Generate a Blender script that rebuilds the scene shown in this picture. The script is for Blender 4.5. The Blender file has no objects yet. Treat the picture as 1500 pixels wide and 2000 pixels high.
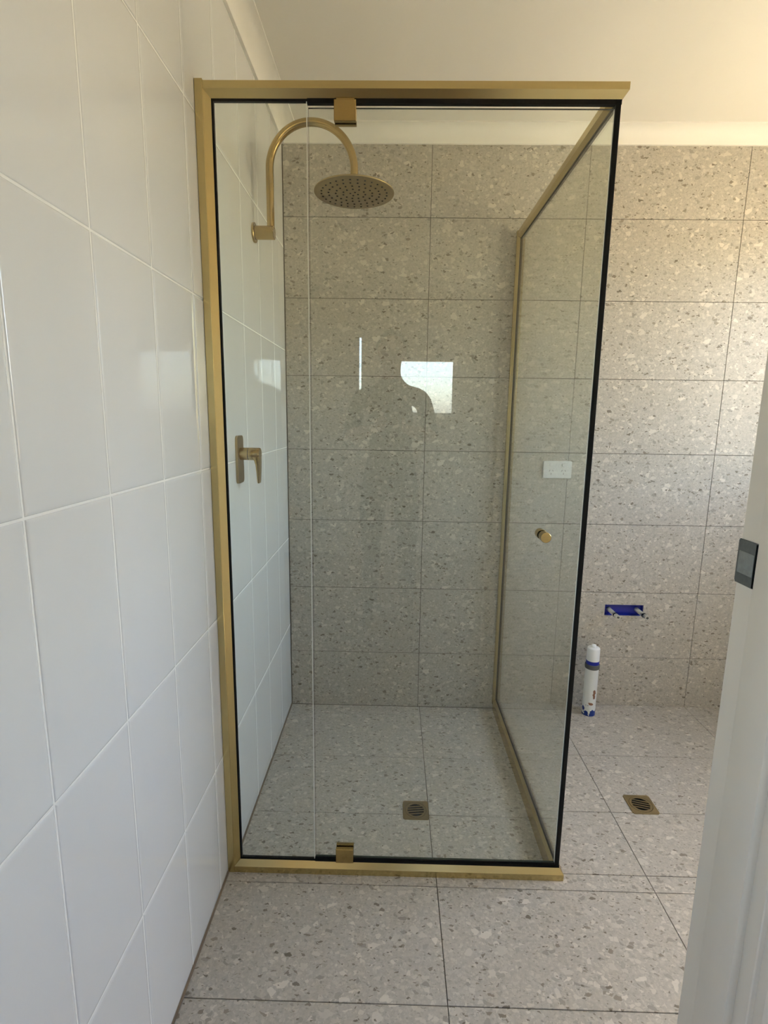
import bpy, bmesh, math, random
from mathutils import Vector, Matrix
random.seed(7)
S = bpy.context.scene
COL = S.collection

# ------------------------------------------------------------------ camera
CAM = Vector((0.4461, -1.3408, 1.2658))
FPX = 1035.9
YAW, PITCH, ROLL = -0.0165, -0.176, 0.0137
cd = bpy.data.cameras.new('camera'); co = bpy.data.objects.new('camera', cd); COL.objects.link(co)
cd.sensor_fit = 'VERTICAL'; cd.sensor_height = 24.0; cd.lens = FPX / 2000 * 24.0
cd.clip_start = 0.01; cd.clip_end = 200
fwd = Vector((math.sin(YAW)*math.cos(PITCH), math.cos(YAW)*math.cos(PITCH), math.sin(PITCH)))
rgt = Vector((math.cos(YAW), -math.sin(YAW), 0)); upv = rgt.cross(fwd)
r2 = rgt*math.cos(ROLL) + upv*math.sin(ROLL); u2 = -rgt*math.sin(ROLL) + upv*math.cos(ROLL)
co.matrix_world = Matrix(((r2.x, u2.x, -fwd.x, CAM.x), (r2.y, u2.y, -fwd.y, CAM.y), (r2.z, u2.z, -fwd.z, CAM.z), (0, 0, 0, 1)))
S.camera = co

# ------------------------------------------------------------------ main measures (metres)
D = 0.887            # back wall tile face
SZ = -0.028          # shower floor level
ZT = 2.288           # top of the wall tiles
ZC = 2.3405          # ceiling
XR = 2.30            # right wall
YJ = -0.761          # bathroom face of the door wall
YH = -0.871          # hall face of the door wall
XJ = 0.8326          # door jamb rebate face
HY = -3.60           # far wall of the room behind
HX0, HX1 = -1.25, 2.60
YF = -0.0557         # outer face of the shower frame
XO = 0.9389          # outer face of the return frame
WIN = (-0.20, 0.60, 1.02, 2.06)                      # bathroom window: y0 y1 z0 z1
HWIN = ((-0.97, -0.62, 1.28, 1.86), (0.09, 0.18, 1.28, 2.00), (0.44, 1.00, 1.28, 1.80), (1.36, 1.90, 1.28, 1.86))  # windows of the room behind: x0 x1 z0 z1
FILL_WIN = (-2.9, -2.0, 1.05, 2.05)                       # unseen side window, added to brighten the door jamb: y0 y1 z0 z1

# ------------------------------------------------------------------ world, sun, exposure
W = bpy.data.worlds.new('sky'); S.world = W; W.use_nodes = True
nt = W.node_tree; nt.nodes.clear()
sky = nt.nodes.new('ShaderNodeTexSky'); sky.sky_type = 'NISHITA'; sky.sun_disc = False
sky.sun_elevation = math.radians(58); sky.sun_rotation = math.radians(40); sky.air_density = 1.0; sky.dust_density = 2.0
bg = nt.nodes.new('ShaderNodeBackground'); bg.inputs['Strength'].default_value = 0.70
out = nt.nodes.new('ShaderNodeOutputWorld')
hs = nt.nodes.new('ShaderNodeHueSaturation'); hs.inputs['Saturation'].default_value = 0.88
nt.links.new(sky.outputs[0], hs.inputs['Color']); nt.links.new(hs.outputs[0], bg.inputs[0]); nt.links.new(bg.outputs[0], out.inputs[0])
sl = bpy.data.lights.new('sun', 'SUN'); sl.energy = 16.0; sl.angle = math.radians(0.6); sl.color = (1.0, 0.92, 0.74)
so = bpy.data.objects.new('sun', sl); COL.objects.link(so)
so.rotation_euler = Vector((-0.52, -0.68, -1.55)).to_track_quat('-Z', 'Y').to_euler(); so.location = (6, 6, 12)

def portal(name, loc, rot, sx, sy):
    l = bpy.data.lights.new(name, 'AREA'); l.shape = 'RECTANGLE'; l.size = sx; l.size_y = sy; l.cycles.is_portal = True
    o = bpy.data.objects.new(name, l); COL.objects.link(o); o.location = loc; o.rotation_euler = rot
portal('window_portal', (XR+0.09, (WIN[0]+WIN[1])/2, (WIN[2]+WIN[3])/2), (0, math.radians(90), 0), WIN[3]-WIN[2], WIN[1]-WIN[0])
for a, b, c, d in HWIN:
    portal('window_portal', ((a+b)/2, HY-0.09, (c+d)/2), (math.radians(90), 0, 0), b-a, d-c)

portal('window_portal', (HX0-0.09, (FILL_WIN[0]+FILL_WIN[1])/2, (FILL_WIN[2]+FILL_WIN[3])/2), (0, math.radians(-90), 0), FILL_WIN[3]-FILL_WIN[2], FILL_WIN[1]-FILL_WIN[0])

S.view_settings.view_transform = 'Standard'; S.view_settings.look = 'None'
S.view_settings.gamma = 1.0; S.view_settings.use_curve_mapping = False
S.view_settings.exposure = 2.03

# ------------------------------------------------------------------ helpers
def lin(r, g, b):
    f = lambda c: (c/255)/12.92 if c/255 <= 0.04045 else (((c/255)+0.055)/1.055)**2.4
    return (f(r), f(g), f(b), 1.0)

def mat(name, col, rough=0.5, metal=0.0, spec=0.5, noise=0.0, nscale=40.0, bump=0.0, bscale=200.0, coat=0.0):
    m = bpy.data.materials.new(name); m.use_nodes = True
    t = m.node_tree; b = t.nodes['Principled BSDF']
    b.inputs['Base Color'].default_value = col; b.inputs['Roughness'].default_value = rough
    b.inputs['Metallic'].default_value = metal; b.inputs['Specular IOR Level'].default_value = spec
    b.inputs['Coat Weight'].default_value = coat
    tc = t.nodes.new('ShaderNodeTexCoord')
    if noise:
        n = t.nodes.new('ShaderNodeTexNoise'); n.inputs['Scale'].default_value = nscale; n.inputs['Detail'].default_value = 4
        t.links.new(tc.outputs['Object'], n.inputs['Vector'])
        mx = t.nodes.new('ShaderNodeMix'); mx.data_type = 'RGBA'
        mx.inputs['A'].default_value = [c*(1-noise) for c in col[:3]]+[1]
        mx.inputs['B'].default_value = [min(1, c*(1+noise)) for c in col[:3]]+[1]
        t.links.new(n.outputs['Fac'], mx.inputs['Factor']); t.links.new(mx.outputs['Result'], b.inputs['Base Color'])
    if bump:
        n2 = t.nodes.new('ShaderNodeTexNoise'); n2.inputs['Scale'].default_value = bscale
        t.links.new(tc.outputs['Object'], n2.inputs['Vector'])
        bp = t.nodes.new('ShaderNodeBump'); bp.inputs['Strength'].default_value = bump; bp.inputs['Distance'].default_value = 0.001
        t.links.new(n2.outputs['Fac'], bp.inputs['Height']); t.links.new(bp.outputs[0], b.inputs['Normal'])
    return m

def terrazzo(name, base, rough, spec):
    m = bpy.data.materials.new(name); m.use_nodes = True
    t = m.node_tree; N = t.nodes; Lk = t.links; b = N['Principled BSDF']
    b.inputs['Roughness'].default_value = rough; b.inputs['Specular IOR Level'].default_value = spec
    tc = N.new('ShaderNodeTexCoord'); oi = N.new('ShaderNodeObjectInfo')
    sc = N.new('ShaderNodeVectorMath'); sc.operation = 'SCALE'; sc.inputs[0].default_value = (41.3, 77.7, 23.9)
    Lk.new(oi.outputs['Random'], sc.inputs['Scale'])
    ad = N.new('ShaderNodeVectorMath'); ad.operation = 'ADD'
    Lk.new(tc.outputs['Object'], ad.inputs[0]); Lk.new(sc.outputs[0], ad.inputs[1])
    # warp so that the chips become angular and uneven
    wn = N.new('ShaderNodeTexNoise'); wn.noise_dimensions = '2D'; wn.inputs['Scale'].default_value = 110; wn.inputs['Detail'].default_value = 2
    Lk.new(ad.outputs[0], wn.inputs['Vector'])
    wsb = N.new('ShaderNodeVectorMath'); wsb.operation = 'SUBTRACT'; wsb.inputs[1].default_value = (0.5, 0.5, 0.5)
    Lk.new(wn.outputs['Color'], wsb.inputs[0])
    wsc = N.new('ShaderNodeVectorMath'); wsc.operation = 'SCALE'; wsc.inputs['Scale'].default_value = 0.007
    Lk.new(wsb.outputs[0], wsc.inputs[0])
    wv = N.new('ShaderNodeVectorMath'); wv.operation = 'ADD'
    Lk.new(ad.outputs[0], wv.inputs[0]); Lk.new(wsc.outputs[0], wv.inputs[1])
    # mottled matrix
    n1 = N.new('ShaderNodeTexNoise'); n1.noise_dimensions = '2D'; n1.inputs['Scale'].default_value = 90; n1.inputs['Detail'].default_value = 5; n1.inputs['Roughness'].default_value = 0.7
    Lk.new(ad.outputs[0], n1.inputs['Vector'])
    rp = N.new('ShaderNodeValToRGB'); rp.color_ramp.elements[0].position = 0.3; rp.color_ramp.elements[1].position = 0.72
    rp.color_ramp.elements[0].color = [c*0.86 for c in base[:3]]+[1]; rp.color_ramp.elements[1].color = [c*1.10 for c in base[:3]]+[1]
    Lk.new(n1.outputs['Fac'], rp.inputs['Fac'])
    cur = rp.outputs['Color']
    def chips(scale, keep, erode, colA, colB, cur, stretch=None, amount=1.0):
        src = wv.outputs[0]
        mp = N.new('ShaderNodeMapping'); st = stretch or ((0, 0, 0.2), (1, 1, 1))
        mp.inputs['Rotation'].default_value = st[0]; mp.inputs['Scale'].default_value = st[1]; mp.inputs['Location'].default_value = (scale*0.37, scale*0.11, scale*0.73)
        Lk.new(src, mp.inputs['Vector'])
        v = N.new('ShaderNodeTexVoronoi'); v.voronoi_dimensions = '2D'; v.inputs['Scale'].default_value = scale; Lk.new(mp.outputs[0], v.inputs['Vector'])
        e = N.new('ShaderNodeTexVoronoi'); e.voronoi_dimensions = '2D'; e.feature = 'DISTANCE_TO_EDGE'; e.inputs['Scale'].default_value = scale; Lk.new(mp.outputs[0], e.inputs['Vector'])
        sp = N.new('ShaderNodeSeparateColor'); Lk.new(v.outputs['Color'], sp.inputs[0])
        gt = N.new('ShaderNodeMath'); gt.operation = 'LESS_THAN'; gt.inputs[1].default_value = keep; Lk.new(sp.outputs[0], gt.inputs[0])
        er = N.new('ShaderNodeMath'); er.operation = 'MULTIPLY'; er.inputs[1].default_value = erode; Lk.new(sp.outputs[2], er.inputs[0])
        sb = N.new('ShaderNodeMath'); sb.operation = 'SUBTRACT'; Lk.new(e.outputs['Distance'], sb.inputs[0]); Lk.new(er.outputs[0], sb.inputs[1])
        ed = N.new('ShaderNodeMapRange'); ed.inputs['From Min'].default_value = 0.0; ed.inputs['From Max'].default_value = 0.05; ed.inputs['To Max'].default_value = amount
        Lk.new(sb.outputs[0], ed.inputs['Value'])
        ml = N.new('ShaderNodeMath'); ml.operation = 'MULTIPLY'; Lk.new(ed.outputs[0], ml.inputs[0]); Lk.new(gt.outputs[0], ml.inputs[1])
        cm = N.new('ShaderNodeMix'); cm.data_type = 'RGBA'; cm.inputs['A'].default_value = colA; cm.inputs['B'].default_value = colB
        Lk.new(sp.outputs[1], cm.inputs['Factor'])
        mx = N.new('ShaderNodeMix'); mx.data_type = 'RGBA'
        Lk.new(ml.outputs[0], mx.inputs['Factor']); Lk.new(cur, mx.inputs['A']); Lk.new(cm.outputs['Result'], mx.inputs['B'])
        return mx.outputs['Result']
    k = lambda f, w=1.0: (base[0]*f*(2-w)**0.7, base[1]*f, base[2]*f*w, 1)
    cur = chips(190, 0.24, 0.18, k(1.08), k(1.26), cur, amount=0.7)
    cur = chips(180, 0.10, 0.18, k(0.62), k(0.86), cur, ((0, 0, 0.9), (1, 1.9, 1)), 0.8)
    cur = chips(78, 0.24, 0.30, k(1.08), k(1.40), cur, ((0, 0, 0.4), (1, 1.3, 1)), 0.85)
    cur = chips(42, 0.11, 0.34, k(1.12), k(1.50), cur, ((0, 0, 2.1), (1, 1.25, 1)), 0.85)
    cur = chips(62, 0.075, 0.32, k(0.60, 0.97), k(0.82), cur, ((0, 0, 1.2), (1, 1.4, 1)), 0.85)
    cur = chips(70, 0.050, 0.36, k(0.32, 0.86), k(0.64, 0.92), cur, ((0, 0, 0.6), (1, 1.6, 1)), 0.95)
    cur = chips(140, 0.034, 0.25, k(0.28, 0.86), k(0.60, 0.92), cur, ((0, 0, 2.5), (1, 1.9, 1)), 0.95)
    Lk.new(cur, b.inputs['Base Color'])
    return m

def glass(name, tint):
    m = bpy.data.materials.new(name); m.use_nodes = True
    t = m.node_tree; N = t.nodes; Lk = t.links; N.clear()
    g = N.new('ShaderNodeNewGeometry')
    dt = N.new('ShaderNodeVectorMath'); dt.operation = 'DOT_PRODUCT'; Lk.new(g.outputs['Normal'], dt.inputs[0]); Lk.new(g.outputs['Incoming'], dt.inputs[1])
    ab = N.new('ShaderNodeMath'); ab.operation = 'ABSOLUTE'; Lk.new(dt.outputs['Value'], ab.inputs[0])
    om = N.new('ShaderNodeMath'); om.operation = 'SUBTRACT'; om.inputs[0].default_value = 1.0; Lk.new(ab.outputs[0], om.inputs[1])
    pw = N.new('ShaderNodeMath'); pw.operation = 'POWER'; pw.inputs[1].default_value = 5.0; Lk.new(om.outputs[0], pw.inputs[0])
    ma = N.new('ShaderNodeMath'); ma.operation = 'MULTIPLY_ADD'; ma.inputs[1].default_value = 0.957; ma.inputs[2].default_value = 0.043; Lk.new(pw.outputs[0], ma.inputs[0])
    tr = N.new('ShaderNodeBsdfTransparent'); tr.inputs[0].default_value = tint
    gl = N.new('ShaderNodeBsdfGlossy'); gl.inputs['Roughness'].default_value = 0.0; gl.inputs['Color'].default_value = (1, 1, 1, 1)
    mx = N.new('ShaderNodeMixShader'); Lk.new(ma.outputs[0], mx.inputs[0]); Lk.new(tr.outputs[0], mx.inputs[1]); Lk.new(gl.outputs[0], mx.inputs[2])
    o = N.new('ShaderNodeOutputMaterial'); Lk.new(mx.outputs[0], o.inputs[0])
    return m

M = {}
M['wall_tile'] = terrazzo('terrazzo_wall', lin(185, 179, 168), 0.40, 0.35)
M['floor_tile'] = terrazzo('terrazzo_floor', lin(183, 177, 167), 0.42, 0.35)
M['grout'] = mat('taupe_grout', lin(98, 90, 80), 0.9, noise=0.08)
M['white_tile'] = mat('white_gloss_tile', lin(228, 229, 230), 0.04, spec=0.5, noise=0.01, nscale=5)
M['white_grout'] = mat('white_grout', lin(242, 242, 240), 0.7, noise=0.02)
M['base_strip'] = mat('taupe_strip', lin(132, 116, 98), 0.6, noise=0.1)  # taupe colour of the strip along the foot of the white tiles
M['ceiling'] = mat('ceiling_paint', lin(238, 235, 228), 0.9, noise=0.01, nscale=6, bump=0.05, bscale=120)
M['cornice'] = mat('cornice_paint', lin(242, 240, 234), 0.7, noise=0.01)
M['plaster'] = mat('wall_paint', lin(230, 222, 208), 0.85, noise=0.015, nscale=8)
M['gloss_paint'] = mat('jamb_paint', lin(228, 219, 204), 0.38, noise=0.015, nscale=14, bump=0.06, bscale=90)
M['gold'] = mat('champagne_gold', (0.60, 0.485, 0.235, 1), 0.24, metal=1.0, noise=0.05, nscale=600)
M['brass'] = mat('brushed_brass', (0.48, 0.35, 0.15, 1), 0.17, metal=1.0, noise=0.07, nscale=300)
M['brass_dark'] = mat('aged_brass', (0.38, 0.29, 0.15, 1), 0.34, metal=1.0, noise=0.08, nscale=200)
M['black'] = mat('black_rubber', (0.004, 0.004, 0.004, 1), 0.55, spec=0.2, noise=0.1)
M['dark'] = mat('void_shade', (0.006, 0.006, 0.006, 1), 0.9, spec=0.1, noise=0.1)  # near-black stands in for the shade deep inside openings
M['glass'] = glass('clear_glass', (0.962, 0.980, 0.961, 1))
M['glass_edge'] = mat('glass_edge', lin(244, 246, 240), 0.25, noise=0.03)  # white stands in for light caught in the polished glass edge
M['glass_edge_dark'] = mat('glass_edge_dark', lin(52, 62, 54), 0.2, noise=0.03)  # dark colour stands in for internal reflection at the door edges
M['win_glass'] = glass('window_glass', (0.97, 0.98, 0.975, 1))
M['plastic'] = mat('white_plastic', lin(238, 240, 240), 0.3, noise=0.01)
M['slot'] = mat('socket_slot', lin(60, 62, 62), 0.6, noise=0.05)
M['steel'] = mat('worn_steel', lin(150, 153, 151), 0.45, metal=0.7, noise=0.25, nscale=160)
M['steel_dull'] = mat('dull_steel', lin(112, 114, 112), 0.5, metal=0.7, noise=0.25, nscale=160)
M['chrome'] = mat('galvanised_metal', lin(205, 205, 200), 0.35, metal=0.55, noise=0.15, nscale=200)
M['blue'] = mat('blue_membrane', lin(10, 32, 150), 0.45, noise=0.25, nscale=60, bump=0.4, bscale=150)
M['rubber_grey'] = mat('grey_rubber', lin(92, 92, 90), 0.7, noise=0.1)
M['timber'] = mat('hall_floor', lin(150, 128, 104), 0.5, noise=0.15, nscale=12)
M['ground'] = mat('dry_ground', lin(172, 156, 126), 0.95, noise=0.15, nscale=3)
M['alu'] = mat('window_frame_white', lin(232, 232, 230), 0.4, noise=0.01)
M['skin'] = mat('skin', lin(196, 152, 126), 0.5, noise=0.04)
M['shirt'] = mat('dark_shirt', lin(52, 54, 58), 0.85, noise=0.1)
M['trousers'] = mat('dark_trousers', lin(44, 46, 54), 0.85, noise=0.1)
M['hair'] = mat('dark_hair', lin(40, 32, 26), 0.6, noise=0.2)
M['shoe'] = mat('shoe_leather', lin(36, 34, 33), 0.5, noise=0.1)
M['eye'] = mat('eye_white', lin(232, 230, 226), 0.2, noise=0.01)

def pvc_paint():
    m = bpy.data.materials.new('painted_pvc'); m.use_nodes = True
    t = m.node_tree; N = t.nodes; Lk = t.links; b = N['Principled BSDF']; b.inputs['Roughness'].default_value = 0.45
    tc = N.new('ShaderNodeTexCoord'); sp = N.new('ShaderNodeSeparateXYZ'); Lk.new(tc.outputs['Object'], sp.inputs[0])
    n = N.new('ShaderNodeTexNoise'); n.inputs['Scale'].default_value = 38; n.inputs['Detail'].default_value = 3; Lk.new(tc.outputs['Object'], n.inputs['Vector'])
    # blue membrane splashes reach up from the foot, ragged edge
    ad = N.new('ShaderNodeMath'); ad.operation = 'MULTIPLY_ADD'; ad.inputs[1].default_value = -0.16; Lk.new(n.outputs['Fac'], ad.inputs[0]); Lk.new(sp.outputs['Z'], ad.inputs[2])
    lt = N.new('ShaderNodeMath'); lt.operation = 'LESS_THAN'; lt.inputs[1].default_value = -0.056; Lk.new(ad.outputs[0], lt.inputs[0])
    # two bare patches where the paint has flaked off
    def patch(c, sc, thr):
        sb = N.new('ShaderNodeVectorMath'); sb.operation = 'SUBTRACT'; sb.inputs[1].default_value = c; Lk.new(tc.outputs['Object'], sb.inputs[0])
        mu = N.new('ShaderNodeVectorMath'); mu.operation = 'MULTIPLY'; mu.inputs[1].default_value = sc; Lk.new(sb.outputs[0], mu.inputs[0])
        le = N.new('ShaderNodeVectorMath'); le.operation = 'LENGTH'; Lk.new(mu.outputs[0], le.inputs[0])
        nn = N.new('ShaderNodeTexNoise'); nn.inputs['Scale'].default_value = 90; Lk.new(tc.outputs['Object'], nn.inputs['Vector'])
        ma = N.new('ShaderNodeMath'); ma.operation = 'MULTIPLY_ADD'; ma.inputs[1].default_value = 2.2; Lk.new(nn.outputs['Fac'], ma.inputs[0]); Lk.new(le.outputs['Value'], ma.inputs[2])
        l = N.new('ShaderNodeMath'); l.operation = 'LESS_THAN'; l.inputs[1].default_value = thr; Lk.new(ma.outputs[0], l.inputs[0]); return l
    p1, p2 = patch((0.008, -0.026, 0.105), (150, 20, 42), 2.1), patch((-0.004, -0.027, 0.058), (110, 20, 150), 2.0)
    gt = N.new('ShaderNodeMath'); gt.operation = 'MAXIMUM'; Lk.new(p1.outputs[0], gt.inputs[0]); Lk.new(p2.outputs[0], gt.inputs[1])
    m1 = N.new('ShaderNodeMix'); m1.data_type = 'RGBA'; m1.inputs['A'].default_value = lin(226, 229, 228); m1.inputs['B'].default_value = lin(138, 96, 74); Lk.new(gt.outputs[0], m1.inputs['Factor'])
    m2 = N.new('ShaderNodeMix'); m2.data_type = 'RGBA'; m2.inputs['B'].default_value = lin(18, 48, 130); Lk.new(lt.outputs[0], m2.inputs['Factor']); Lk.new(m1.outputs['Result'], m2.inputs['A'])
    Lk.new(m2.outputs['Result'], b.inputs['Base Color'])
    return m
M['pvc'] = pvc_paint()

class MB:
    """collects geometry for one mesh"""
    def __init__(s): s.bm = bmesh.new()
    def box(s, x0, x1, y0, y1, z0, z1, bev=0.0, seg=2):
        r = bmesh.ops.create_cube(s.bm, size=1.0)
        for v in r['verts']:
            v.co = Vector(((x0+x1)/2+v.co.x*(x1-x0), (y0+y1)/2+v.co.y*(y1-y0), (z0+z1)/2+v.co.z*(z1-z0)))
        if bev:
            es = list({e for v in r['verts'] for e in v.link_edges})
            bmesh.ops.bevel(s.bm, geom=es, offset=bev, segments=seg, affect='EDGES', profile=0.5)
        return s
    def rings(s, rings, cap0=True, cap1=True, close=False):
        vs = [[s.bm.verts.new(p) for p in r] for r in rings]
        n = len(vs[0]); m = len(vs)
        for i in range(m if close else m-1):
            a, b = vs[i], vs[(i+1) % m]
            for j in range(n):
                s.bm.faces.new((a[j], a[(j+1) % n], b[(j+1) % n], b[j]))
        if not close:
            if cap0: s.bm.faces.new(list(reversed(vs[0])))
            if cap1: s.bm.faces.new(vs[-1])
        return s
    def lathe(s, prof, origin, axis, n=32, cap0=True, cap1=True):
        ax = Vector(axis).normalized(); ref = Vector((0, 0, 1)) if abs(ax.z) < 0.9 else Vector((1, 0, 0))
        u = ax.cross(ref).normalized(); v = ax.cross(u); o = Vector(origin)
        return s.rings([[o+ax*h+(u*math.cos(2*math.pi*i/n)+v*math.sin(2*math.pi*i/n))*max(r, 1e-5) for i in range(n)] for r, h in prof], cap0, cap1)
    def tube(s, pts, rad, n=20, cap=True):
        pts = [Vector(p) for p in pts]; rs = []
        for i, p in enumerate(pts):
            t = (pts[min(i+1, len(pts)-1)]-pts[max(i-1, 0)]).normalized()
            ref = Vector((0, 1, 0)) if abs(t.y) < 0.9 else Vector((1, 0, 0))
            u = t.cross(ref).normalized(); v = t.cross(u)
            r = rad[i] if isinstance(rad, (list, tuple)) else rad
            rs.append([p+(u*math.cos(2*math.pi*k/n)+v*math.sin(2*math.pi*k/n))*r for k in range(n)])
        return s.rings(rs, cap, cap)
    def prism(s, poly, f0, f1):
        """poly: section points; f0/f1 map a section point to its 3D place at either end"""
        return s.rings([[Vector(f0(*q)) for q in poly], [Vector(f1(*q)) for q in poly]])
    def obj(s, name, m, parent=None, smooth=35, mats=None, origin=None):
        bmesh.ops.recalc_face_normals(s.bm, faces=s.bm.faces[:])
        me = bpy.data.meshes.new(name)
        if origin is not None: bmesh.ops.translate(s.bm, verts=s.bm.verts[:], vec=-Vector(origin))
        s.bm.to_mesh(me); s.bm.free()
        for x in (mats or [m]): me.materials.append(x)
        if smooth:
            for p in me.polygons: p.use_smooth = True
            me.set_sharp_from_angle(angle=math.radians(smooth))
        o = bpy.data.objects.new(name, me); COL.objects.link(o)
        if origin is not None: o.location = origin
        if parent is not None:
            o.parent = parent
            if origin is None: o.matrix_parent_inverse = Matrix.Translation(parent.location).inverted()
            else: o.location = Vector(origin)-parent.location
        return o

def structure(o): o['kind'] = 'structure'; return o
def thing(name, label, cat, loc, group=None):
    o = bpy.data.objects.new(name, None); COL.objects.link(o); o.location = loc; o.empty_display_size = 0.05
    o['label'] = label; o['category'] = cat
    if group: o['group'] = group
    return o

def hole_plate(mb, X, Z, y0, y1):
    """slab in the xz plane between y0 and y1; X, Z: (outer0, hole0, hole1, outer1)"""
    for i in range(3):
        for j in range(3):
            if i == 1 and j == 1: continue
            mb.box(X[i], X[i+1], y0, y1, Z[j], Z[j+1])
    bmesh.ops.remove_doubles(mb.bm, verts=mb.bm.verts[:], dist=1e-6)
    # drop the internal faces shared by two neighbouring blocks
    seen = {}
    for f in mb.bm.faces:
        key = tuple(sorted(v.index for v in f.verts)); seen.setdefault(key, []).append(f)
    return mb

# ------------------------------------------------------------------ tiles
def slab_tile_mesh(w, h, t, bev, m):
    """rectified tile: local xy in the plane, front face at z = 0"""
    me = bpy.data.meshes.new('tile'); bm = bmesh.new()
    rings = []
    for ins, z in ((0, -t), (0, -bev), (bev, 0)):
        rings.append([bm.verts.new((x, y, z)) for x, y in ((-w/2+ins, -h/2+ins), (w/2-ins, -h/2+ins), (w/2-ins, h/2-ins), (-w/2+ins, h/2-ins))])
    for a, b in zip(rings, rings[1:]):
        for j in range(4): bm.faces.new((a[j], a[(j+1) % 4], b[(j+1) % 4], b[j]))
    bm.faces.new(rings[-1]); bm.faces.new(list(reversed(rings[0])))
    bm.to_mesh(me); bm.free(); me.materials.append(m); return me

def pillow_tile_mesh(w, h, t, m):
    """glazed tile with cushioned edges; normals set so that the flat centre stays flat"""
    me = bpy.data.meshes.new('tile'); verts = []; faces = []; nors = []
    prof = ((0.0, -t, 88), (0.0, -0.0022, 76), (0.0008, -0.0010, 48), (0.0026, -0.00028, 15), (0.0065, -0.00004, 2.2), (0.011, 0, 0))
    for ins, z, ang in prof:
        a = math.radians(ang)
        for sx, sy in ((-1, -1), (1, -1), (1, 1), (-1, 1)):
            verts.append((sx*(w/2-ins), sy*(h/2-ins), z))
            nors.append(Vector((sx*math.sin(a)*0.7071, sy*math.sin(a)*0.7071, math.cos(a))).normalized())
    ang_of = [math.radians(p[2]) for p in prof]
    for k in range(len(prof)-1):
        for j in range(4): faces.append((k*4+j, k*4+(j+1) % 4, k*4+4+(j+1) % 4, k*4+4+j))
    faces.append(tuple((len(prof)-1)*4+j for j in range(4)))
    me.from_pydata(verts, [], faces); me.update()
    sides = ((0, -1), (1, 0), (0, 1), (-1, 0)); ln = []
    for p in me.polygons:
        p.use_smooth = True
        if p.index == len(faces)-1:
            ln += [(0, 0, 1)]*4
        else:
            sx, sy = sides[p.index % 4]
            for v in p.vertices:
                a = ang_of[v//4]; ln.append((sx*math.sin(a), sy*math.sin(a), math.cos(a)))
    me.normals_split_custom_set(ln); me.materials.append(m); return me

CACHE = {}
def place_tile(kind, w, h, parent, X, Y, Z, loc, jitter=0.0):
    key = (kind, round(w, 4), round(h, 4))
    if key not in CACHE:
        CACHE[key] = pillow_tile_mesh(w, h, 0.006, M['white_tile']) if kind == 'white' else slab_tile_mesh(w, h, 0.0025, 0.0006, M[kind])
    o = bpy.data.objects.new('tile', CACHE[key]); COL.objects.link(o)
    X, Y, Z, loc = Vector(X), Vector(Y), Vector(Z), Vector(loc)
    m = Matrix.Identity(4)
    for i in range(3): m[i][0], m[i][1], m[i][2], m[i][3] = X[i], Y[i], Z[i], loc[i]
    if jitter: m = m @ Matrix.Rotation(random.uniform(-jitter, jitter), 4, 'X') @ Matrix.Rotation(random.uniform(-jitter, jitter), 4, 'Y')
    o.matrix_world = m; o.parent = parent
    return o

def spans(edges, lo, hi):
    e = [lo]+[x for x in sorted(edges) if lo+0.012 < x < hi-0.012]+[hi]
    return list(zip(e, e[1:]))

# ---- back wall
NX, NZ = (1.381, 1.548), (0.426, 0.4755)      # the cut-out round the water stubs
mb = MB()
hole_plate(mb, (-0.12, NX[0], NX[1], XR+0.12), (-0.25, NZ[0], NZ[1], ZC), D+0.0025, D+0.032)
mb.box(-0.12, XR+0.12, D+0.032, D+0.14, -0.25, ZC)
wall_back = structure(mb.obj('wall_back', M['grout'], smooth=0))
G = 0.0020
zrows = [0.2315+0.3*k for k in range(0, 8)]
xcols = [0.575+0.6*k for k in range(0, 4)]
for i, (x0, x1) in enumerate(spans(xcols, 0.002, XR)):
    for j, (z0, z1) in enumerate(spans(zrows, SZ, ZT+0.012)):
        if x0 < NX[0] < x1 and z0 < NZ[0] < z1:
            mb = MB(); hole_plate(mb, (x0+G/2, NX[0], NX[1], x1-G/2), (z0+G/2, NZ[0], NZ[1], z1-G/2), D, D+0.0025)
            cxm, czm = (x0+x1)/2, (z0+z1)/2
            for v in mb.bm.verts: v.co = Vector((v.co.x-cxm, v.co.z-czm, D-v.co.y))
            o = mb.obj('tile', M['wall_tile'], smooth=0); o.matrix_world = Matrix(((1, 0, 0, cxm), (0, 0, -1, D), (0, 1, 0, czm), (0, 0, 0, 1))); o.parent = wall_back; continue
        place_tile('wall_tile', x1-x0-G, z1-z0-G, wall_back, (1, 0, 0), (0, 0, 1), (0, -1, 0), ((x0+x1)/2, D, (z0+z1)/2))
# blue waterproofing showing inside the cut-out
mb = MB(); mb.box(NX[0], NX[1], D+0.0225, D+0.0321, NZ[0], NZ[1])
for a, b, c, d in ((NX[0], NX[0]+0.0022, NZ[0], NZ[1]), (NX[1]-0.0022, NX[1], NZ[0], NZ[1]), (NX[0], NX[1], NZ[0], NZ[0]+0.0022)):
    mb.box(a, b, D+0.004, D+0.03, c, d)
mb.obj('membrane_lining', M['blue'], wall_back, smooth=0)['label'] = 'blue waterproof membrane inside the cut-out'

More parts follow.
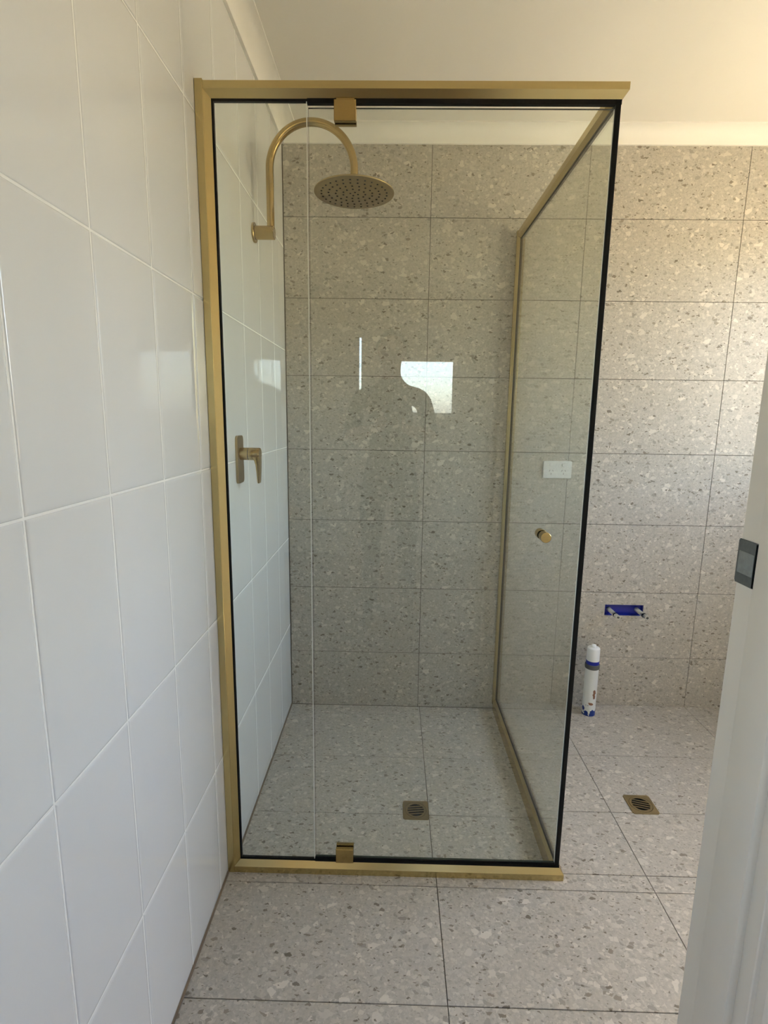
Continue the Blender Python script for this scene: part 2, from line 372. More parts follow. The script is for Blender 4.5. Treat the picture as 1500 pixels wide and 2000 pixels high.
# ---- left wall
mb = MB(); mb.box(-0.12, -0.0013, YH, D+0.0025, -0.25, ZC)
wall_left = structure(mb.obj('wall_left', M['white_grout'], smooth=0))
yc = [0.0825+0.2*k for k in range(-6, 5)]; lr = [0.3579+0.3905*k for k in range(0, 5)]
GW = 0.0025
for i, (y0, y1) in enumerate(spans(yc, YH, D)):
    for j, (z0, z1) in enumerate(spans(lr, 0.004, ZT+0.012)):
        lo = z0
        if j == 0 and y0 > -0.06: lo = SZ+0.003
        if j == 0 and y0 < -0.03 < y1:      # the tile at the step of the floor is notched by the frame
            pass
        place_tile('white', y1-y0-GW, z1-lo-GW, wall_left, (0, 1, 0), (0, 0, 1), (1, 0, 0), (0, (y0+y1)/2, (lo+z1)/2), 0.0012)
mb = MB(); mb.box(-0.002, 0.0035, YJ, YF, -0.002, 0.0045)
structure(mb.obj('trim_1', M['base_strip'], smooth=0))
mb = MB(); mb.box(-0.002, 0.0035, -0.025, D, SZ-0.002, SZ+0.0045)
structure(mb.obj('trim_2', M['base_strip'], smooth=0))

# ---- floor: main level and the lowered shower base
XS, YS = 0.915, -0.030
mb = MB()
mb.box(0.0, XR, YH, YS, -0.25, -0.0025); mb.box(XS, XR, YS, D, -0.25, -0.0025)
mb.box(0.0, XS, YS, D, -0.25, SZ-0.0025)
floor = structure(mb.obj('floor', M['grout'], smooth=0))
fy = [0.8157-0.3*k for k in range(0, 6)]; fx = [0.5849+0.595*k for k in range(0, 3)]
for x0, x1 in spans(fx, 0.002, XR):
    for y0, y1 in spans(fy, YH, YS):
        place_tile('floor_tile', x1-x0-G, y1-y0-G, floor, (1, 0, 0), (0, 1, 0), (0, 0, 1), ((x0+x1)/2, (y0+y1)/2, 0))
for x0, x1 in spans(fx, XS, XR):
    for y0, y1 in spans(fy, YS, D):
        place_tile('floor_tile', x1-x0-G, y1-y0-G, floor, (1, 0, 0), (0, 1, 0), (0, 0, 1), ((x0+x1)/2, (y0+y1)/2, 0))
for x0, x1 in spans([0.5826], 0.002, XS):
    for y0, y1 in spans(fy, YS, D):
        place_tile('floor_tile', x1-x0-G, y1-y0-G, floor, (1, 0, 0), (0, 1, 0), (0, 0, 1), ((x0+x1)/2, (y0+y1)/2, SZ))

# ---- ceiling and cornices
mb = MB(); mb.box(-0.12, XR+0.12, YH, D+0.14, ZC, ZC+0.1)
structure(mb.obj('ceiling', M['ceiling'], smooth=0))
def cove():
    p = 0.06; d = ZC-ZT; pts = [(0, 0), (0, d+0.0), (0.009, d), (0.0095, d-0.004)]
    for k in range(1, 8):
        a = k/8*math.pi/2
        pts.append((p-0.004-(p-0.0135)*math.cos(a), (d-0.004)-(d-0.0085)*math.sin(a)))
    pts += [(p-0.004, 0.0045), (p, 0.004), (p, 0)]
    return pts
cv = cove()   # (distance from wall, distance below ceiling)
mb = MB(); mb.prism(cv, lambda a, b: (a, D-a, ZC-b), lambda a, b: (XR-a, D-a, ZC-b))
structure(mb.obj('trim_3', M['cornice'], smooth=30))
mb = MB(); mb.prism(cv, lambda a, b: (a, YJ+a, ZC-b), lambda a, b: (a, D-a, ZC-b))
structure(mb.obj('trim_4', M['cornice'], smooth=30))
mb = MB(); mb.prism(cv, lambda a, b: (XR-a, YJ+a, ZC-b), lambda a, b: (XR-a, D-a, ZC-b))
structure(mb.obj('trim_5', M['cornice'], smooth=30))

# ---- right wall with its window
y0, y1, z0, z1 = WIN
mb = MB(); hy = (YH, y0, y1, D+0.0025); hz = (-0.25, z0, z1, ZC)
for i in range(3):
    for j in range(3):
        if (i, j) != (1, 1): mb.box(XR, XR+0.12, hy[i], hy[i+1], hz[j], hz[j+1])
structure(mb.obj('wall_right', M['plaster'], smooth=0))
def window(name, P, a0, a1, z0, z1, mull):
    """P maps (along, depth, z) boxes; one frame and a pane per light"""
    mb = MB(); f = 0.035
    for q in ((a0, a1, z0, z0+f), (a0, a1, z1-f, z1), (a0, a0+f, z0+f, z1-f), (a1-f, a1, z0+f, z1-f)): mb.box(*P(q[0], q[1], 0.04, 0.08, q[2], q[3]), bev=0.002, seg=1)
    cuts = [a0+f]
    for k in range(1, mull+1):
        c = a0+(a1-a0)*k/(mull+1); mb.box(*P(c-0.018, c+0.018, 0.042, 0.078, z0+f, z1-f)); cuts += [c-0.018, c+0.018]
    cuts.append(a1-f)
    w = structure(mb.obj(name, M['alu'], smooth=0))
    for k in range(0, len(cuts), 2):
        mb = MB(); mb.box(*P(cuts[k], cuts[k+1], 0.058, 0.062, z0+f, z1-f)); mb.obj('pane', M['win_glass'], w, smooth=0)
    return w
window('window_1', lambda a, b, d0, d1, z0, z1: (XR+d0, XR+d1, a, b, z0, z1), y0, y1, z0, z1, 1)

# ---- door wall: wall beside and above the opening, jamb with stop, architrave
mb = MB(); mb.box(XJ+0.02, XR, YH, YJ, -0.25, ZC); mb.box(0.0, XJ+0.02, YH, YJ, 2.06, ZC)
structure(mb.obj('wall_front', M['plaster'], smooth=0))
ST = XJ-0.010
mb = MB()
mb.box(XJ, XJ+0.02, YH, YJ, 0.0005, 2.04, bev=0.0012, seg=1)
mb.box(0.0, XJ+0.02, YH, YJ, 2.04, 2.06)
dj = structure(mb.obj('door_1', M['gloss_paint'], smooth=0))
mb = MB(); mb.box(ST, XJ+0.001, -0.852, -0.802, 0.0005, 2.04, bev=0.002, seg=2); mb.obj('door_stop', M['gloss_paint'], dj)
mb = MB(); mb.prism([(0.006, 0), (0.006, 0.012), (0.010, 0.016), (0.058, 0.018), (0.064, 0.012), (0.064, 0)],
                    lambda a, b: (XJ+a, YH-b, 0.0005), lambda a, b: (XJ+a, YH-b, 2.10))
mb.obj('architrave', M['gloss_paint'], dj)

# ---- the room behind, seen only in reflections
mb = MB(); mb.box(HX0, HX1, HY, YH, -0.25, -0.002)
structure(mb.obj('floor_hall', M['timber'], smooth=0))
mb = MB(); mb.box(HX0, HX1, HY, YH, ZC, ZC+0.1)
structure(mb.obj('ceiling_hall', M['ceiling'], smooth=0))
mb = MB(); hy = (HY, FILL_WIN[0], FILL_WIN[1], YH); hz = (-0.25, FILL_WIN[2], FILL_WIN[3], ZC)
for i in range(3):
    for j in range(3):
        if (i, j) != (1, 1): mb.box(HX0-0.12, HX0, hy[i], hy[i+1], hz[j], hz[j+1])
structure(mb.obj('wall_hall_left', M['plaster'], smooth=0))
mb = MB(); mb.box(HX1, HX1+0.1, HY, YH, -0.25, ZC)
structure(mb.obj('wall_hall_right', M['plaster'], smooth=0))
mb = MB(); mb.box(HX0, -0.12, YH, YH+0.1, -0.25, ZC); mb.box(XR+0.12, HX1, YH, YH+0.1, -0.25, ZC)
structure(mb.obj('wall_hall_front', M['plaster'], smooth=0))
mb = MB(); xs = [HX0-0.1]+[v for w in HWIN for v in w[:2]]+[HX1+0.1]
for k in range(0, len(xs), 2): mb.box(xs[k], xs[k+1], HY-0.12, HY, -0.25, ZC)
for x0, x1, z0, z1 in HWIN:
    mb.box(x0, x1, HY-0.12, HY, -0.25, z0); mb.box(x0, x1, HY-0.12, HY, z1, ZC)
structure(mb.obj('wall_hall_back', M['plaster'], smooth=0))
for k, (a, b, c, d) in enumerate(HWIN):
    window('window_%d' % (k+2), lambda a, b, d0, d1, z0, z1: (a, b, HY-d1, HY-d0, z0, z1), a, b, c, d, 0)
window('window_6', lambda a, b, d0, d1, z0, z1: (HX0-d1, HX0-d0, a, b, z0, z1), FILL_WIN[0], FILL_WIN[1], FILL_WIN[2], FILL_WIN[3], 1)  # added window, out of view, that lights the jamb
mb = MB(); mb.box(-40, 40, -40, 40, -0.6, -0.4)
structure(mb.obj('ground', M['ground'], smooth=0))

# ------------------------------------------------------------------ shower screen
scr = thing('shower_screen', 'gold-framed clear glass shower screen with pivot door and black seals', 'shower screen', (0.47, 0.40, 0.0))
sec = [(0, 0), (0, 0.015), (0.0115, 0.030), (0.0195, 0.030), (0.028, 0.018), (0.028, 0)]     # (from outer face inward, from wall / ceiling side towards the glass)
ZR = 1.9796
secb = [(0, 0.0005), (0, 0.019), (0.0115, 0.034), (0.0195, 0.034), (0.028, 0.022), (0.028, SZ+0.0005), (0.0262, SZ+0.0005), (0.0262, 0.0005)]
XL = 0.003
def part(name, f0, f1, section, m='gold', smooth=25):
    mb = MB(); mb.prism(section, f0, f1); return mb.obj(name, M[m], scr, smooth)
part('top_rail', lambda o, h: (XL+h, YF+o, ZR-h), lambda o, h: (XO-o, YF+o, ZR-h), sec)
part('top_rail', lambda o, h: (XO-o, YF+o, ZR-h), lambda o, h: (XO-o, D-XL-h, ZR-h), sec)
part('bottom_rail', lambda o, h: (0.0175, YF+o, h), lambda o, h: (XO-o, YF+o, h), secb)
part('bottom_rail', lambda o, h: (XO-o, YF+o, h), lambda o, h: (XO-o, D-0.0175, h), secb)
part('upright', lambda o, h: (XL+h, YF+o, 0.0005), lambda o, h: (XL+h, YF+o, ZR-h), sec)
part('upright', lambda o, h: (XO-o, D-XL-h, 0.0005), lambda o, h: (XO-o, D-XL-h, ZR-h), sec)
mb = MB(); mb.box(0.0005, 0.0182, YF-0.0014, YF+0.0295, 0.0005, ZR+0.0035, bev=0.0008, seg=1); mb.obj('wall_channel', M['gold'], scr)
mb = MB(); mb.box(XO-0.0295, XO+0.0014, D-0.0182, D-0.0005, 0.0005, ZR+0.0035, bev=0.0008, seg=1); mb.obj('wall_channel', M['gold'], scr)
# black gaskets that hold the glass in the frame
GA, GB = 0.0112, 0.0198
def gasket(*b):
    mb = MB(); mb.box(*b); mb.obj('gasket', M['black'], scr, smooth=0)
gasket(XL+0.029, XL+0.0340, YF+GA, YF+GB, 0.03, ZR-0.029)
gasket(XL+0.029, 0.2440, YF+GA, YF+GB, ZR-0.0345, ZR-0.029)
gasket(0.2440, XO-0.011, YF+GA-0.001, YF+GB+0.001, ZR-0.0385, ZR-0.029)
gasket(XL+0.029, 0.2440, YF+GA, YF+GB, 0.033, 0.0385)
gasket(0.2440, XO-0.011, YF+GA-0.001, YF+GB+0.001, 0.033, 0.0415)
gasket(XO-GB, XO-GA, YF+0.012, D-0.03, ZR-0.0345, ZR-0.029)
gasket(XO-GB, XO-GA, YF+0.012, D-0.03, 0.033, 0.0385)
gasket(XO-GB, XO-GA, D-XL-0.0345, D-XL-0.029, 0.03, ZR-0.029)
# glass
YG = YF+0.0155; XG = XO-0.0155
def pane(name, b, parent, edge_axis):
    mb = MB(); mb.box(*b); o = mb.obj(name, None, parent, smooth=0, mats=[M['glass'], M['glass_edge']])
    for p in o.data.polygons:
        if abs(p.normal[edge_axis]) < 0.5: p.material_index = 1
    return o
def dark_edges(o, test):
    o.data.materials.append(M['glass_edge_dark'])
    for p in o.data.polygons:
        if p.material_index == 1 and test(p.normal): p.material_index = 2
fixed = pane('fixed_pane', (XL+0.026, 0.2418, YG-0.003, YG+0.003, 0.032, ZR-0.028), scr, 1)
side = pane('side_pane', (XG-0.003, XG+0.003, YG+0.006, D-XL-0.026, 0.032, ZR-0.028), scr, 0)
mb = MB(); mb.box(0.2418, 0.2433, YG-0.0035, YG+0.0035, 0.040, ZR-0.0345); mb.obj('edge_glint', M['glass_edge'], scr, smooth=0)['label'] = 'added pale strip for the bright edge line of the fixed pane'  # added strip that widens the bright line of the lit glass edge
mb = MB(); mb.box(XG-0.0075, XG+0.0035, YG-0.006, YG+0.0075, 0.034, ZR-0.030, bev=0.001, seg=1); mb.obj('corner_seal', M['black'], scr)
door = pane('door', (0.2462, XG-0.0090, YG-0.003, YG+0.003, 0.0475, 1.9335), scr, 1)
dark_edges(door, lambda n: abs(n.z) > 0.5 or n.x < -0.5); door['label'] = 'clear glass pivot door'
def dpart(mb, name, m, smooth=35): return mb.obj(name, M[m], door, smooth)
for za, zb, top in ((1.9030, 1.9450, True), (0.0365, 0.0800, False)):
    mb = MB()
    mb.box(0.3035, 0.3520, YG-0.0135, YG-0.0031, za, zb, bev=0.0008, seg=1)
    mb.box(0.3035, 0.3520, YG+0.0031, YG+0.0135, za, zb, bev=0.0008, seg=1)
    if top: mb.box(0.308, 0.348, YG-0.006, YG+0.006, 1.934, ZR-0.029)
    else: mb.box(0.308, 0.348, YG-0.006, YG+0.006, 0.034, 0.047)
    dpart(mb, 'hinge', 'brass')
KX, KZ = 0.8220, 0.9820
for s in (-1, 1):
    a = Vector((KX, YG+s*0.003, KZ))
    mb = MB(); mb.lathe([(0.0100, 0.0), (0.0100, 0.0030)], a, (0, s, 0), 28); dpart(mb, 'knob_washer', 'black')
    mb = MB(); mb.lathe([(0.0122, 0.0030), (0.0128, 0.0036), (0.0128, 0.0255), (0.0120, 0.0263), (0.0080, 0.0263)], a, (0, s, 0), 36); dpart(mb, 'knob', 'brass')

# ------------------------------------------------------------------ overhead shower
ax, ay, az = 0.0, 0.4235, 1.8255
sh = thing('overhead_shower', 'brushed brass gooseneck shower arm with large round rain head', 'shower head', (ax, ay, az))
mb = MB(); mb.lathe([(0.0290, 0.0002), (0.0290, 0.0055), (0.0280, 0.0065), (0.0205, 0.0066)], (ax, ay, az), (1, 0, 0), 40); mb.obj('flange', M['brass'], sh)
mb = MB(); mb.lathe([(0.0200, 0.0065), (0.0200, 0.0640), (0.0188, 0.0655)], (ax, ay, az), (1, 0, 0), 40); mb.obj('socket', M['brass'], sh)
cx0, cxr, czr, R = 0.0545, 0.3125, 2.006, 0.129
pts = [(cx0, ay, az+0.012), (cx0, ay, az+0.06), (cx0, ay, czr-0.04)]
for k in range(0, 41):
    t = math.pi*(1-k/40); pts.append(((cx0+cxr)/2+R*math.cos(t), ay, czr+R*math.sin(t)))
pts += [(cxr, ay, czr-0.02), (cxr, ay, 1.966)]
mb = MB(); mb.tube(pts, 0.0117, 24); mb.obj('arm', M['brass'], sh)
mb = MB(); mb.lathe([(0.0117, 0.022), (0.0135, 0.020), (0.0135, 0.008), (0.0165, 0.004), (0.0165, 0.0)], (cxr, ay, 1.9475), (0, 0, 1), 32); mb.obj('swivel_nut', M['brass'], sh)
HZ0, HR = 1.9385, 0.1225
mb = MB(); mb.lathe([(HR-0.0025, 0.0), (HR-0.0006, 0.0008), (HR, 0.0028), (HR-0.001, 0.0050), (HR-0.006, 0.0066), (0.06, 0.0088), (0.016, 0.0098)], (cxr, ay, HZ0), (0, 0, 1), 72); head = mb.obj('shower_head', M['brass_dark'], sh)
mb = MB(); mb.lathe([(HR-0.0028, 0.0004), (HR-0.004, -0.0004), (0.004, -0.0004)], (cxr, ay, HZ0), (0, 0, 1), 64)
face = mb.obj('spray_face', M['brass_dark'], sh)
mb = MB()
for rr, n, ph in ((0.012, 4, 0.3), (0.034, 11, 0.1), (0.056, 17, 0.25), (0.078, 23, 0.0), (0.100, 29, 0.12)):
    for k in range(n):
        a = 2*math.pi*k/n+ph
        mb.lathe([(0.0028, 0.0), (0.0028, 0.0015), (0.0020, 0.0019)], (cxr+rr*math.cos(a), ay+rr*math.sin(a), HZ0-0.0002), (0, 0, -1), 8)
nz = mb.obj('nozzles', M['black'], face); nz['kind'] = 'stuff'

# ------------------------------------------------------------------ shower mixer
my, mz = 0.1820, 1.1580
mx = thing('shower_mixer', 'brass shower mixer with tall rounded plate and downturned lever', 'tap', (0.0, my, mz))
def round_rect(cy, cz, w, h, r, n=6):
    p = []
    for sx, sy, a0 in ((1, 1, 0), (-1, 1, 90), (-1, -1, 180), (1, -1, 270)):
        for k in range(n+1):
            a = math.radians(a0+90*k/n); p.append((cy+sx*(w/2-r)+r*math.cos(a), cz+sy*(h/2-r)+r*math.sin(a)))
    return p
pc = round_rect(my, 1.1420, 0.0615, 0.1360, 0.012); pi = round_rect(my, 1.1420, 0.0600, 0.1345, 0.0115)
mb = MB(); mb.rings([[(0.0003, a, b) for a, b in pc], [(0.0058, a, b) for a, b in pc], [(0.0068, a, b) for a, b in pi]]); mb.obj('back_plate', M['brass_dark'], mx)
mb = MB(); mb.lathe([(0.0180, 0.0066), (0.0180, 0.0290), (0.0172, 0.0298)], (0, my, mz), (1, 0, 0), 40); mb.obj('body', M['brass'], mx)
mb = MB(); mb.lathe([(0.0160, 0.0296), (0.0160, 0.0312)], (0, my, mz), (1, 0, 0), 32); mb.obj('shadow_ring', M['black'], mx)
mb = MB(); mb.lathe([(0.0172, 0.0310), (0.0182, 0.0318), (0.0182, 0.0610), (0.0170, 0.0630)], (0, my, mz), (1, 0, 0), 40); mb.obj('handle_cap', M['brass'], mx)
rings = []
for z, x0, x1, w in ((mz-0.008, 0.0420, 0.0630, 0.033), (mz-0.018, 0.0480, 0.0632, 0.033), (mz-0.030, 0.0515, 0.0632, 0.030), (mz-0.055, 0.0535, 0.0625, 0.0275), (mz-0.078, 0.0545, 0.0612, 0.026), (mz-0.0835, 0.0560, 0.0600, 0.024)):
    rings.append([(x, my+y, z) for x, y in round_rect((x0+x1)/2, 0, x1-x0, w, 0.0028 if x1-x0 > 0.006 else 0.0018, 3)])
mb = MB(); mb.rings(rings); mb.obj('lever', M['brass'], mx)

# ------------------------------------------------------------------ double power point
gx, gz, gw, gh = 1.1296, 1.0618, 0.1180, 0.0720
gp = thing('power_point', 'white double power point with two rocker switches on terrazzo wall', 'power outlet', (gx, D, gz))
a = round_rect(gx, gz, gw, gh, 0.005); b = round_rect(gx, gz, gw-0.004, gh-0.004, 0.004)
mb = MB(); mb.rings([[(p, D-0.0002, q) for p, q in a], [(p, D-0.0070, q) for p, q in a], [(p, D-0.0090, q) for p, q in b]]); mb.obj('face_plate', M['plastic'], gp)
for s in (-1, 1):
    sx, szz = gx+s*0.0255, gz+0.0205
    a = round_rect(sx, szz, 0.0170, 0.0125, 0.005); b = round_rect(sx, szz, 0.0145, 0.0100, 0.004)
    mb = MB(); mb.rings([[(p, D-0.0085, q) for p, q in a], [(p, D-0.0125, q) for p, q in a], [(p, D-0.0140, q) for p, q in b]]); mb.obj('switch', M['plastic'], gp)
    ox, oz = gx+s*0.0255, gz-0.0085
    mb = MB()
    for dx, dz, ang in ((-0.0068, 0.0045, -30), (0.0068, 0.0045, 30), (0, -0.0085, 0)):
        r = math.radians(ang); ca, sa = math.cos(r), math.sin(r)
        P = lambda u, v, y: (ox+dx+u*ca-v*sa, y, oz+dz+u*sa+v*ca)
        q = ((-0.0010, -0.0036), (0.0010, -0.0036), (0.0010, 0.0036), (-0.0010, 0.0036))
        mb.rings([[P(u, v, D-0.0086) for u, v in q], [P(u, v, D-0.0092) for u, v in q]])
    mb.obj('pin_slots', M['slot'], gp, smooth=0)

# ------------------------------------------------------------------ water stubs in the cut-out
for k, (px, lab) in enumerate(((1.4055, 'threaded metal water stub in the blue cut-out, nearer the waste pipe'), (1.5270, 'threaded metal water stub in the blue cut-out, farther from the waste pipe'))):
    yb = D+0.0222; pz = 0.4485
    st = thing('water_stub', lab, 'pipe', (px, yb, pz), 'water stubs for the basin tap')
    prof = [(0.0092, 0.0)]
    for i in range(16): prof += [(0.0092, 0.004+i*0.0034), (0.0083, 0.0057+i*0.0034)]
    prof += [(0.0092, 0.060), (0.0092, 0.072), (0.0084, 0.073)]
    A = (px, yb, pz); Y = (0, -1, 0)
    mb = MB(); mb.lathe(prof, A, Y, 20); mb.obj('threaded_pipe', M['chrome'], st)
    mb = MB(); mb.lathe([(0.0098, 0.0725), (0.0104, 0.0735), (0.0104, 0.0800), (0.0096, 0.0810)], A, Y, 20); mb.obj('seal_ring', M['black'], st)
    mb = MB(); mb.lathe([(0.0086, 0.0805), (0.0092, 0.0815), (0.0092, 0.1050), (0.0084, 0.1065), (0.0060, 0.1065), (0.0056, 0.0900)], A, Y, 20, cap1=False); mb.obj('spigot', M['chrome'], st)
    mb = MB(); mb.lathe([(0.0058, 0.0900), (0.0058, 0.0902)], A, Y, 16); mb.obj('bore', M['dark'], st)

# ------------------------------------------------------------------ capped waste pipe
wx, wy = 1.3190, 0.8150
wp = thing('waste_pipe', 'white capped waste pipe with grey rubber collar and blue paint at its foot', 'pipe', (wx, wy, 0.0))
mb = MB(); mb.lathe([(0.0275, 0.0003), (0.0275, 0.222)], (wx, wy, 0), (0, 0, 1), 40); mb.obj('pipe', M['pvc'], wp, origin=(wx, wy, 0))
mb = MB(); mb.lathe([(0.0276, 0.214), (0.0298, 0.216), (0.0302, 0.224), (0.0298, 0.2335), (0.0276, 0.235)], (wx, wy, 0), (0, 0, 1), 40); mb.obj('rubber_collar', M['rubber_grey'], wp)
mb = MB(); mb.lathe([(0.0268, 0.2345), (0.0272, 0.250), (0.0265, 0.251)], (wx, wy, 0), (0, 0, 1), 40); mb.obj('membrane_band', M['blue'], wp)
mb = MB(); mb.lathe([(0.0266, 0.2500), (0.0266, 0.3000), (0.0255, 0.3060), (0.0225, 0.3085), (0.0110, 0.3090)], (wx, wy, 0), (0, 0, 1), 40); cap = mb.obj('cap', M['plastic'], wp)
mb = MB(); mb.lathe([(0.0110, 0.3085), (0.0110, 0.3165), (0.0085, 0.3200), (0.0030, 0.3225)], (wx, wy, 0), (0, 0, 1), 24); sp = mb.obj('cap_plug', M['plastic'], cap)

# ------------------------------------------------------------------ floor drains
def drain(label, cx, cy, z, size, rot):
    d = thing('floor_drain', label, 'drain', (cx, cy, z))
    ro = size*0.42; n = 48; h = size/2; t = 0.0022
    # square plate with a round opening
    mb = MB(); outer = []; inner = []
    for k in range(n):
        a = 2*math.pi*(k+0.5)/n; c, s_ = math.cos(a), math.sin(a); q = h/max(abs(c), abs(s_))
        outer.append((q*c, q*s_)); inner.append((ro*c, ro*s_))
    mb.rings([[(cx+x, cy+y, z+0.0002) for x, y in outer], [(cx+x, cy+y, z+t) for x, y in outer], [(cx+x, cy+y, z+t) for x, y in inner], [(cx+x, cy+y, z+0.0002) for x, y in inner]], close=True)
    mb.obj('plate', M['brass_dark'], d, smooth=30)
    mb = MB(); mb.lathe([(ro, 0.0), (ro, 0.0006)], (cx, cy, z+0.0003), (0, 0, 1), 40); mb.obj('sump_shade', M['dark'], d)  # flat dark disc on the tile in place of the pit's shade
    # round grate: rim and bars
    mb = MB(); r1, r0 = ro-0.0009, size*0.325
    ring = lambda r, zz: [(cx+r*math.cos(2*math.pi*k/n), cy+r*math.sin(2*math.pi*k/n), zz) for k in range(n)]
    mb.rings([ring(r1, z+0.001), ring(r1, z+t+0.0002), ring(r0, z+t+0.0002), ring(r0, z+0.001)], close=True)
    pitch = 2*r0/5.2; bw = pitch*0.42; c, s_ = math.cos(rot), math.sin(rot)
    for i in range(4):
        v = (i-1.5)*pitch; L0 = math.sqrt(max(r0**2-(abs(v)-bw/2)**2, 0))+0.0012
        q = [(-L0, v-bw/2), (L0, v-bw/2), (L0, v+bw/2), (-L0, v+bw/2)]
        w = [(cx+x*c-y*s_, cy+x*s_+y*c) for x, y in q]
        mb.rings([[(x, y, z+0.0012) for x, y in w], [(x, y, z+t+0.0002) for x, y in w]])
    mb.obj('grate', M['brass_dark'], d, smooth=30)
drain('square brass floor drain with round slotted grate inside the glass shower', 0.5400, 0.2350, SZ, 0.085, math.radians(7))
drain('square brass floor drain with round slotted grate outside the shower screen', 1.2940, 0.2540, 0.0, 0.088, math.radians(-16))

# ------------------------------------------------------------------ strike plate on the jamb
sy0, sy1, sz0, sz1 = YJ-0.0020, -0.8005, 1.0905, 1.1400
stp = thing('strike_plate', 'worn grey steel strike plate screwed to the white door jamb', 'strike plate', (XJ, (sy0+sy1)/2, sz0))
mb = MB(); mb.box(XJ-0.0016, XJ-0.0002, sy1, YJ+0.0005, sz0, sz1, bev=0.0004, seg=1)
mb.rings([[(XJ-0.0016, YJ+0.0000, z), (XJ-0.0002, YJ, z), (XJ+0.0012, YJ+0.0026, z), (XJ+0.0026, YJ+0.0032, z), (XJ+0.0026, YJ+0.0044, z), (XJ+0.0004, YJ+0.0040, z), (XJ-0.0012, YJ+0.0018, z)] for z in (sz0+0.002, sz1-0.002)])
mb.obj('plate', M['steel_dull'], stp)
mb = MB(); mb.box(XJ-0.0024, XJ-0.0015, sy1+0.013, YJ-0.002, sz0+0.012, sz1-0.013, bev=0.0003, seg=1); mb.obj('tongue', M['steel'], stp)
mb = MB(); mb.box(XJ-0.0022, XJ-0.0014, sy1, sy1+0.0115, sz0+0.001, sz1-0.001); mb.obj('latch_shade', M['dark'], stp, smooth=0)  # dark strip laid on the plate for the shade of the latch hole

# ------------------------------------------------------------------ the photographer, mirrored in the glass
PX, PY = 0.427, -1.925
pe = thing('person', 'person in dark shirt and trousers holding a phone in both hands', 'person', (PX, PY, 0.0))
V = []; E = []; Rr = []
def jv(x, y, z, r, par=None):
    V.append((x, y, z)); Rr.append(r); i = len(V)-1
    if par is not None: E.append((par, i))
    return i
pel = jv(0, 0, 0.95, (0.150, 0.105)); wst = jv(0, 0.005, 1.10, (0.140, 0.095), pel); chs = jv(0, 0.0, 1.30, (0.165, 0.110), wst)
shl = jv(0, -0.010, 1.425, (0.115, 0.075), chs); nk = jv(0, 0.000, 1.505, (0.054, 0.056), shl)
jaw = jv(0, 0.022, 1.575, (0.058, 0.066), nk); fc = jv(0, 0.018, 1.645, (0.074, 0.092), jaw); cr = jv(0, 0.010, 1.705, (0.070, 0.086), fc); jv(0, 0.006, 1.738, (0.045, 0.055), cr)
jv(0, 0.122, 1.640, (0.010, 0.012), fc)
for s in (-1, 1):
    jv(s*0.088, 0.005, 1.645, (0.010, 0.016), fc)
    sh_ = jv(s*0.185, -0.010, 1.385, (0.062, 0.062), shl); el = jv(s*0.235, 0.110, 1.165, (0.044, 0.044), sh_)
    fo = jv(s*0.170, 0.270, 1.185, (0.040, 0.040), el); wr = jv(s*0.085, 0.435, 1.215, (0.026, 0.028), fo); pa = jv(s*0.066, 0.480, 1.228, (0.022, 0.036), wr)
    kn = jv(s*0.060, 0.503, 1.236, (0.018, 0.036), pa)
    for i in range(4):
        z = 1.266-0.019*i; L = (0.9, 1.0, 0.95, 0.75)[i]
        a = jv(s*0.060, 0.520, z, (0.0095, 0.0095), kn); b = jv(s*(0.058-0.018*L), 0.548, z+0.004, (0.0088, 0.0088), a); jv(s*(0.056-0.040*L), 0.556, z+0.006, (0.0075, 0.0075), b)
    t1 = jv(s*0.046, 0.492, 1.262, (0.0105, 0.0105), pa); jv(s*0.030, 0.508, 1.280, (0.0085, 0.0085), t1)
    hp = jv(s*0.098, 0.0, 0.880, (0.088, 0.090), pel); th = jv(s*0.105, 0.012, 0.680, (0.080, 0.082), hp); kne = jv(s*0.108, 0.018, 0.490, (0.058, 0.060), th)
    ca = jv(s*0.112, -0.010, 0.330, (0.058, 0.060), kne); an = jv(s*0.114, -0.012, 0.105, (0.042, 0.046), ca); he = jv(s*0.116, 0.010, 0.050, (0.042, 0.046), an); jv(s*0.130, 0.165, 0.038, (0.038, 0.030), he)
me = bpy.data.meshes.new('skeleton'); me.from_pydata(V, E, []); ob = bpy.data.objects.new('skeleton', me); COL.objects.link(ob)
md = ob.modifiers.new('skin', 'SKIN'); md.use_smooth_shade = True; md.branch_smoothing = 0.3
ob.modifiers.new('sub', 'SUBSURF').levels = 2
for i, r in enumerate(Rr): me.skin_vertices[0].data[i].radius = r
me.skin_vertices[0].data[pel].use_root = True
dg = bpy.context.evaluated_depsgraph_get(); bm_ = bpy.data.meshes.new_from_object(ob.evaluated_get(dg))
bpy.data.objects.remove(ob)
bm_.name = 'body'; bm_.materials.clear()
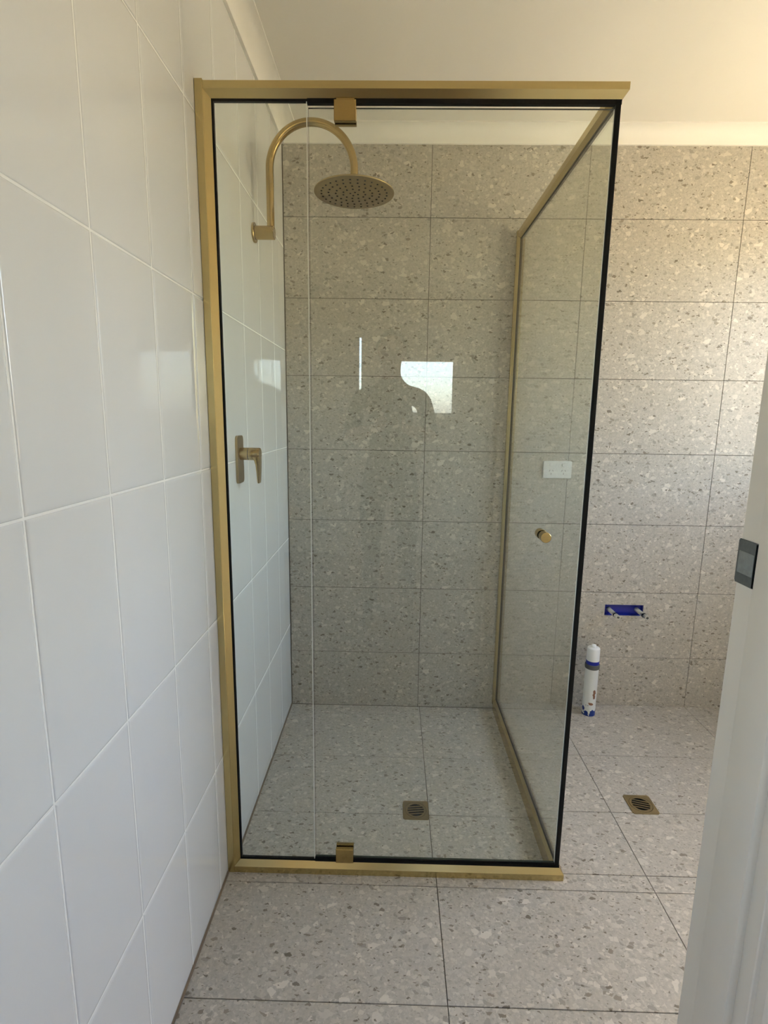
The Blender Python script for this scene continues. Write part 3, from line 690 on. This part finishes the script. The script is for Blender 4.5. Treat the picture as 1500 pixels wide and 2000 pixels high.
for n_ in ('shirt', 'skin', 'trousers', 'shoe'): bm_.materials.append(M[n_])
zmin = min(v.co.z for v in bm_.vertices)
for v in bm_.vertices: v.co.z -= zmin
for p in bm_.polygons:
    c = p.center; p.use_smooth = True
    p.material_index = 3 if c.z < 0.10 else 2 if c.z < 0.97 else 1 if (c.z > 1.485 and abs(c.x) < 0.12) or (c.y > 0.15 and c.z > 1.0) else 0
body = bpy.data.objects.new('body', bm_); COL.objects.link(body); body.parent = pe
def ppart(mb, name, m):
    o = mb.obj(name, M[m]); o.parent = pe; o.location.z -= zmin; return o
mb = MB(); bmesh.ops.create_uvsphere(mb.bm, u_segments=24, v_segments=16, radius=1.0)
for v in list(mb.bm.verts):
    n = v.co.copy()
    if n.z < 0.0 and n.y > -0.25 or n.z < -0.6 or (n.y > 0.62 and n.z < 0.55): mb.bm.verts.remove(v)
    else: v.co = Vector((n.x*0.090, n.y*0.107+0.006, n.z*0.098+1.672))
ppart(mb, 'hair', 'hair')
for s in (-1, 1):
    mb = MB(); mb.lathe([(0.002, -0.009), (0.0085, -0.005), (0.0105, 0.0), (0.0085, 0.005), (0.002, 0.009)], (s*0.031, 0.098, 1.655), (0, 1, 0), 14); ppart(mb, 'eye', 'eye')
mb = MB(); mb.lathe([(0.001, -0.022), (0.005, -0.012), (0.0065, 0.0), (0.005, 0.012), (0.001, 0.022)], (0, 0.092, 1.592), (1, 0, 0), 10); ppart(mb, 'mouth', 'skin')
ph = thing('phone', 'black phone held upright in both hands', 'phone', (0.446, -1.3665, 1.17))
a = round_rect(0.446, 1.245, 0.074, 0.150, 0.010)
mb = MB(); mb.rings([[(p, -1.3720, q) for p, q in a], [(p, -1.3640, q) for p, q in a]]); mb.obj('case', M['shoe'], ph)
mb = MB(); mb.rings([[(p, -1.3640, q) for p, q in round_rect(0.460, 1.296, 0.034, 0.034, 0.008)], [(p, -1.3625, q) for p, q in round_rect(0.460, 1.296, 0.034, 0.034, 0.008)]]); mb.obj('camera_bump', M['black'], ph)
